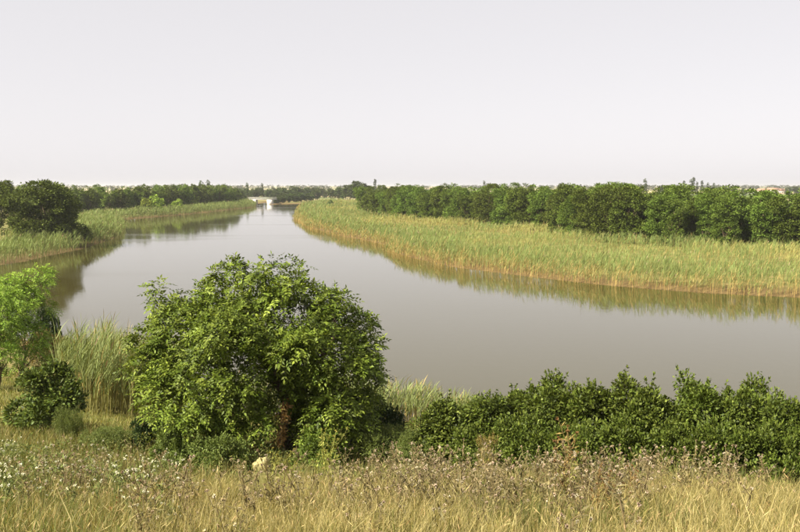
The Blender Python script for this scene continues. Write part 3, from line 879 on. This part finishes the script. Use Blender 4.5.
dkp = shrub_proto(510, asp=1.2, cols=[(0.03, 0.055, 0.016), (0.045, 0.075, 0.02)], nclump=110, per=70)
ygp = shrub_proto(511, asp=.8, cols=[(0.11, 0.155, 0.035), (0.15, 0.19, 0.045)], nclump=110, per=80, L=.06, W=.035)
bwp = shrub_proto(512, cols=[(0.20, 0.15, 0.06), (0.26, 0.20, 0.08), (0.12, 0.11, 0.04)], nclump=90, per=60)
fine = shrub_proto(513, asp=1.0, cols=[(0.10, 0.135, 0.030), (0.14, 0.17, 0.04)], nclump=120, per=110, L=.06, W=.012, shoots=90)
wyp = shrub_proto(514, asp=2.0, cols=[(0.07, 0.11, 0.02), (0.10, 0.145, 0.028), (0.14, 0.18, 0.038)], nclump=120, per=46, L=.11, W=.062, shoots=60, crad=.22)
lfp = shrub_proto(516, asp=.9, cols=[(0.09, 0.135, 0.022), (0.13, 0.175, 0.03)], nclump=80, per=50, L=.09, W=.05, shoots=20)
put_shrub('young_bush', wyp, 46, 363, 76, 26, 'upright young bush with large leaves standing alone in the left meadow')
put_shrub('dark_bush', dkp, 50, 305, 36, 43.5, 'dark green bush behind the bright green locust sapling')
put_shrub('dry_bush', bwp, 42, 330, 46, 42, 'brownish half-dry bush at the foot of the bright green locust sapling')
put_shrub('feathery_bush', fine, 68, 408, 34, 24.0, 'small fine-leaved bush at the foot of the upright young bush')
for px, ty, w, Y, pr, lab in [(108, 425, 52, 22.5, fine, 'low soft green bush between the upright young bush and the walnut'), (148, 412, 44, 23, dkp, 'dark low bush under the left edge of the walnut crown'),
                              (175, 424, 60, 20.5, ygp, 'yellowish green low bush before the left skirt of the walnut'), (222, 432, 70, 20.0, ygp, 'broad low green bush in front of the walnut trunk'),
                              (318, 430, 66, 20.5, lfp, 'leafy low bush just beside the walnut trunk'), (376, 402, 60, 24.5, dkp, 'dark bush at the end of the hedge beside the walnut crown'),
                              (392, 424, 84, 21.5, fine, 'soft green mound between the walnut and the hedge'), (432, 424, 80, 21, fine, 'soft green mound at the start of the hedge')]:
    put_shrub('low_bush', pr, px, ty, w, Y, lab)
rust = shrub_proto(515, cols=[(0.24, 0.17, 0.05), (0.28, 0.21, 0.07), (0.17, 0.16, 0.05)], nclump=50, per=60, L=.07, W=.03)
put_shrub('rusty_bush', rust, 487, 432, 24, 17.6, 'small rusty orange bush at the foot of the hedge')

# bright green locust saplings at the left edge of the meadow
def locust_sapling(px, topy, Y, h_, w, seed, label):
    rng = np.random.default_rng(seed)
    q = at(px, topy, Y)
    zb = float(hgt(np.array([q[0]]), np.array([Y]))[0])
    h = q[2] - zb
    lobes = [(rng.normal() * w * .35, rng.normal() * w * .35, h * t, w * (0.85 - .45 * abs(t - .5)), w * (.85 - .45 * abs(t - .5)), h * .14) for t in (.3, .42, .54, .66, .78, .86)]
    c, d, r = clumps(rng, lobes, 130, 0.33, umin=.55)
    cr = clump_leaves(rng, c, d, r, 18, 0.085, 0.042, [(0.14, 0.24, 0.025), (0.19, 0.30, 0.035), (0.24, 0.34, 0.05)], flat=.55, pinnate=4, rach=.30, droop=.35)
    e = empty('locust_sapling', (q[0], Y, zb))
    link('crown', mesh('crown', *cr[:2], M_LEAF, cr[2]), e)
    tp = limb_path((0, 0, -.2), (.1, 0, h * .85), rng, 7, 0)
    parts = [tube(tp, np.linspace(.085, .02, 7), 7)]
    for i in rng.choice(len(c), 26, replace=False):
        parts.append(tube(limb_path(tp[int(np.clip(c[i][2] / h * 5 - .8, 1, 5))], c[i], rng, 4, .05), np.linspace(.03, .006, 4), 4))
    link('trunk', mesh('trunk', *join(parts), M_BARK, smooth=True), e)
    tag(e, label, 'tree')
locust_sapling(17, 266, 40, 4.2, 1.15, 601, 'bright yellow-green feathery locust sapling beside the dark water')
locust_sapling(-8, 280, 38, 3.8, 1.3, 602, 'lower bright green locust sapling on the slope side of the feathery one')

# ------------------------------------------------------------------ grass on the slope
def grass(name, x, y, h, wid, lean, c0, c1, label, seed, seedheads=0.0, headcol=None):
    rng = np.random.default_rng(seed)
    n = len(x); z = hgt(x, y)
    P = np.stack([x, y, z - 0.02], 1)
    D = rng.normal(size=(n, 3)) * lean; D[:, 2] = 1; D[:, 0] += 0.03
    bend = rng.normal(size=(n, 3)) * 0.28 + np.array([0.05, 0, 0]); bend[:, 2] = -np.abs(bend[:, 2]) * 0.5
    parts = [blades(P, D, bend, h, wid, c0, c1, rng)]
    if seedheads:
        m = rng.uniform(size=n) < seedheads
        U = unit(D[m]); tip = P[m] + U * h[m][:, None] * 0.95 + bend[m] * h[m][:, None] * 0.55
        dd = unit(U * 0.4 + bend[m] * 1.0 + np.array([0, 0, .1]))
        parts.append(leaves(tip - dd * 0.02, dd, sph(rng, m.sum()), rng.uniform(.05, .12, m.sum()), 0.0065, palette(rng, m.sum(), headcol)))
    J = join(parts)
    return tag(link(name, mesh(name, *J[:2], M_GRASS, J[2])), label, 'grass', kind='stuff')

STRAW = [(0.33, 0.270, 0.095), (0.48, 0.41, 0.19), (0.23, 0.195, 0.06), (0.31, 0.27, 0.12)]
GREEN = [(0.13, 0.16, 0.035), (0.19, 0.215, 0.05), (0.09, 0.125, 0.028)]
OLIVE = [(0.19, 0.165, 0.06), (0.26, 0.22, 0.095), (0.14, 0.125, 0.045)]
rng = np.random.default_rng(701)
def slope_pts(rng, y0, y1, dens, marg=1.5):
    x, y = scatter(rng, -y1 * 0.47 - marg, y1 * 0.47 + marg, y0, y1, dens)
    k = np.abs(x) < y * 0.47 + marg
    return x[k], y[k]
# golden dry grass, nearest band
x, y = slope_pts(rng, 6.0, 16.5, 920)
pn = fbm(x * 0.45, y * 0.45, 51); left = np.clip((-x - 2.2) / 3.5, 0, 1)
gold = np.interp(y, [6, 9.5, 12.5, 17], [.52, .45, .34, .25]) * (1 - 0.35 * left)
u = rng.uniform(size=len(x)) + (pn - 0.5) * 1.5
kind = np.where(u < gold, 0, np.where(rng.uniform(size=len(x)) < 0.52 - .25 * left, 1, 2))
n = len(x)
col = np.where((kind == 0)[:, None], palette(rng, n, STRAW), np.where((kind == 1)[:, None], palette(rng, n, OLIVE), palette(rng, n, GREEN)))
hh = np.where(kind == 0, rng.uniform(.30, .85, n), rng.uniform(.2, .6, n)) * (0.55 + 0.8 * fbm(x * 0.9, y * 0.9, 52)) * np.interp(y, [9, 13], [1, .75])
hh *= 0.6 + 0.75 * vnoise(x * 2.6, y * 2.6, 54)
hh = np.where((np.abs(x + 2.45) < .32) & (y > 12.0) & (y < 15.9), hh * .22, hh)
print('grass', n)
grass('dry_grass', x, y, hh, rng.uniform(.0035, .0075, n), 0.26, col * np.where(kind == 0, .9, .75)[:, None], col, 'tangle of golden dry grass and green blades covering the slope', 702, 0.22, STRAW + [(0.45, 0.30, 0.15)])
# meadow band further down the slope
x, y = slope_pts(rng, 16.5, 27, 200, 2.0)
k = ~((np.abs(x + 2.9) < .5) & (y < 19.8)) | (rng.uniform(size=len(x)) < .12)   # trodden patch before the stone
x, y = x[k], y[k]
n = len(x); col = palette(rng, n, GREEN + OLIVE + [(0.34, 0.28, 0.10)])
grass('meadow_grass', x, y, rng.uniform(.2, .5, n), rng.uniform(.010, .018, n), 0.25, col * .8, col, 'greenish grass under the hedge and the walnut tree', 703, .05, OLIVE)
x, y = scatter(rng, -24, 3, 27, 44, 115)
k = (np.abs(x) < y * 0.5 + 2) & (shore(x, y) > 0.3); x, y = x[k], y[k]
n = len(x); col = palette(rng, n, [(0.19, 0.20, 0.05), (0.26, 0.25, 0.07), (0.15, 0.18, 0.04), (0.33, 0.28, 0.11)])
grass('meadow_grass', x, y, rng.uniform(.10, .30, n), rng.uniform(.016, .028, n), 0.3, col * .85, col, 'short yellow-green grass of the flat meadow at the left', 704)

# broad-leaved weeds at the foot of the hedge
x, y = slope_pts(rng, 14.5, 23, 300, 1.0)
pn = fbm(x * 0.5, y * 0.5, 61); k = (pn > 0.42) & ~((np.abs(x + 2.7) < .65) & (y < 19.8)) & (rng.uniform(size=len(x)) < np.clip((y - 13.5) / 4, 0, 1)); x, y, pn = x[k], y[k], pn[k]
n = len(x); P = np.stack([x, y, hgt(x, y) + rng.uniform(0, .62, n) * (pn - .25) * 2.0], 1)
lv = leaves(P, sph(rng, n) + np.array([0, 0, .3]), sph(rng, n) * .6 + np.array([0, 0, 1]), rng.uniform(.05, .11, n), rng.uniform(.02, .045, n), palette(rng, n, [(0.10, 0.13, 0.03), (0.15, 0.17, 0.045), (0.07, 0.10, 0.025), (0.20, 0.19, 0.06)]))
tag(link('weed_cover', mesh('weed_cover', *lv[:2], M_GRASS, lv[2])), 'mixed green weeds growing between the dry grass and the hedge', 'weeds', kind='stuff')

# ------------------------------------------------------------------ single weeds and flowers
def thistle_proto(seed, stem=(0.20, 0.155, 0.075), leafc=((0.15, 0.13, 0.06), (0.22, 0.18, 0.085)), headc=((0.60, 0.52, 0.38), (0.66, 0.60, 0.46), (0.48, 0.37, 0.30), (0.36, 0.28, 0.17)), hs=0.022, nb=6, fluff=22, h=1.0):
    rng = np.random.default_rng(seed)
    top = np.array([rng.normal() * .08, rng.normal() * .08, h * .92])
    main = limb_path((0, 0, -.05), top, rng, 7, 0)
    st = [tube(main, np.linspace(.011, .005, 7), 5)]
    tips = [main[-1]]
    lp, ld = [], []
    for i in range(nb):
        a = rng.uniform(0, math.tau); s = main[rng.integers(2, 6)]
        e_ = s + np.array([math.cos(a) * .16, math.sin(a) * .16, .0]) * rng.uniform(.6, 1.4) + np.array([0, 0, h * rng.uniform(.12, .32)])
        p_ = limb_path(s, e_, rng, 5, -.06)
        st.append(tube(p_, np.linspace(.006, .0035, 5), 4)); tips.append(e_)
        for q in p_[1:-1]:
            lp += [q, q]; ld += [sph(rng, 1)[0] + [0, 0, .2], sph(rng, 1)[0]]
    for q in np.linspace(0.06, .9, 22):
        j = q * 6; i0 = int(j); p0 = main[i0] + (main[min(i0 + 1, 6)] - main[i0]) * (j - i0)
        a = rng.uniform(0, math.tau); lp.append(p0); ld.append([math.cos(a), math.sin(a), .35])
    lp, ld = np.array(lp), np.array(ld)
    lv = leaves(lp, ld, np.tile([0, 0, 1.0], (len(lp), 1)) + sph(rng, len(lp)) * .3, rng.uniform(.06, .16, len(lp)), rng.uniform(.018, .035, len(lp)), palette(rng, len(lp), leafc))
    S = join(st)
    tips = np.array(tips)
    k = np.repeat(np.arange(len(tips)), fluff)
    v = unit(sph(rng, len(k)) + np.array([0, 0, .5]))
    hd = leaves(tips[k] + v * hs * .2, v, sph(rng, len(k)), hs * rng.uniform(.8, 1.3, len(k)), hs * .6, palette(rng, len(tips), headc)[k])
    bud = leaves(tips[k] - np.array([0, 0, hs * .6]), unit(sph(rng, len(k)) * .5 + np.array([0, 0, 1])), sph(rng, len(k)), hs * 1.1, hs * .6, palette(rng, len(k), leafc))
    hd = join([hd, bud])
    sm = mesh('stalk', *S[:2], M_WEED, np.tile(stem, (len(S[0]), 1)))
    return sm, mesh('leaf_tuft', *lv[:2], M_WEED, lv[2]), mesh('seed_head', *hd[:2], M_WEED, hd[2])

def put_weed(name, pr, x, y, s, label, group, cat):
    e = empty(name, (x, y, float(hgt(np.array([x]), np.array([y]))[0])), rnd.uniform(0, 6.28), s)
    e.rotation_euler[0] = rnd.gauss(0, .10); e.rotation_euler[1] = rnd.gauss(0.05, .10)
    link('stalk', pr[0], e); link('leaf_tuft', pr[1], e)['kind'] = 'stuff'; link('seed_head', pr[2], e)['kind'] = 'stuff'
    return tag(e, label, cat, group)

tp_ = [thistle_proto(800 + i, nb=[3, 6, 4, 5, 3][i]) for i in range(5)]
rng = np.random.default_rng(811)
n_t = 0
while n_t < 298:
    y = rng.uniform(7.6, 17.2); x = rng.uniform(-1, 1) * (y * .47 + .5)
    dn = fbm(np.array([x * .5]), np.array([y * .5]), 71)[0]
    pr = np.clip((y - 8.5) / 5, 0.16, 1) * np.clip((dn - .30) * 3, 0.05, 1)
    if x < -y * .3: pr *= .35
    if x > y * .28: pr *= .5
    if rng.uniform() > pr or (abs(x + 2.5) < .5 and 12.5 < y < 17.5): continue
    put_weed('thistle', tp_[rng.integers(0, 5)], x, y, rng.uniform(.62, 1.02), 'dry branching thistle with pale fluffy heads in the slope grass', 'dry thistles on the slope', 'thistle'); n_t += 1
wp = [thistle_proto(830 + i, stem=(0.17, 0.19, 0.06), leafc=((0.11, 0.14, 0.04), (0.16, 0.18, 0.05)), headc=((0.78, 0.77, 0.66), (0.72, 0.72, 0.58)), hs=.020, nb=6, fluff=18, h=.8) for i in range(2)]
for i in range(46):
    y = rng.uniform(9.5, 19); x = -y * rng.uniform(.26, .49)
    put_weed('white_wildflower', wp[i % 2], x, y, rng.uniform(.65, 1.05), 'white flowering herb in the green grass below the young bush', 'white wildflowers in the left grass', 'wildflower')
dp = [thistle_proto(840 + i, stem=(0.22, 0.15, 0.06), leafc=((0.26, 0.17, 0.06), (0.30, 0.22, 0.08), (0.19, 0.18, 0.05)), headc=((0.29, 0.17, 0.07), (0.24, 0.14, 0.06)), hs=.026, nb=9, fluff=20, h=1.2) for i in range(2)]
for px, py, Y, s in [(562, 480, 13.5, 1.05), (573, 470, 14.5, 1.25), (600, 510, 11, .62), (612, 512, 11, .58), (622, 505, 11.5, .6), (640, 510, 11.2, .6), (590, 515, 10.5, .55), (110, 515, 10.2, .5), (125, 510, 10.5, .5)]:
    q = at(px, py, Y)
    tall = s > 1
    put_weed('dock', dp[n_t % 2], q[0], Y, s, 'tall rust-tinged dock stalk rising in front of the hedge' if tall else 'low reddish dock plant among golden grass', 'tall dock stalks' if tall else 'low reddish docks', 'weed'); n_t += 1
yp = [thistle_proto(850 + i, stem=(0.24, 0.25, 0.06), leafc=((0.22, 0.24, 0.05), (0.30, 0.29, 0.07)), headc=((0.36, 0.33, 0.08), (0.30, 0.30, 0.07)), hs=.024, nb=9, fluff=22, h=1.15) for i in range(2)]
for px, Y, s in [(282, 16.5, .95), (278, 15.0, .8), (322, 16.5, 1.1), (327, 17.0, 1.0), (566, 14.2, .95), (318, 15.5, .8), (288, 14, .7)]:
    put_weed('yellow_weed', yp[n_t % 2], at(px, 470, Y)[0], Y, s, 'tall yellow-green weed standing out of the dry grass', 'yellow weeds between grass and bushes', 'weed'); n_t += 1

# pale stone lying in the grass before the walnut
def stone():
    rng = np.random.default_rng(900)
    import bmesh
    bm = bmesh.new(); bmesh.ops.create_icosphere(bm, subdivisions=4, radius=1)
    for v in bm.verts:
        n_ = v.co.normalized()
        f = 1 + .18 * math.sin(3 * n_.x + 1) * math.cos(2.4 * n_.y + 2) + .10 * math.sin(7 * n_.x + 5 * n_.z) + .05 * math.sin(13 * n_.y + 9 * n_.x)
        v.co = Vector((n_.x * .17 * f, n_.y * .14 * f, n_.z * .13 * f + (.05 if n_.z > .5 and n_.x > -.2 else 0)))
    me = bpy.data.meshes.new('pale_stone'); bm.to_mesh(me); bm.free(); me.materials.append(M_STONE)
    q = at(261, 457, 19.6)
    o = link('pale_stone', me)
    o.location = (q[0], 19.6, float(hgt(np.array([q[0]]), np.array([19.6]))[0]) + .10)
    o.rotation_euler = (.2, .1, .6)
    o.scale = (1.0, 1.0, 1.3)
    tag(o, 'pale cream boulder lying in the grass before the walnut tree', 'stone')
stone()

# ------------------------------------------------------------------ summer haze
V, F = boxes([(-14500, 14500, -1500, 14500, -3.2, 24)])
M_HAZE, n, l = new_mat('haze')
pv = n.new('ShaderNodeVolumePrincipled')
pv.inputs['Color'].default_value = (0.95, 0.95, 0.97, 1)
pv.inputs['Density'].default_value = 0.00013
pv.inputs['Density Attribute'].default_value = ''
pv.inputs['Anisotropy'].default_value = 0.2
o = n.new('ShaderNodeOutputMaterial'); l.new(pv.outputs[0], o.inputs['Volume'])
hz = link('haze', mesh('haze', V, F, M_HAZE))
tag(hz, 'thin pale summer haze over the whole valley', 'haze', kind='stuff')
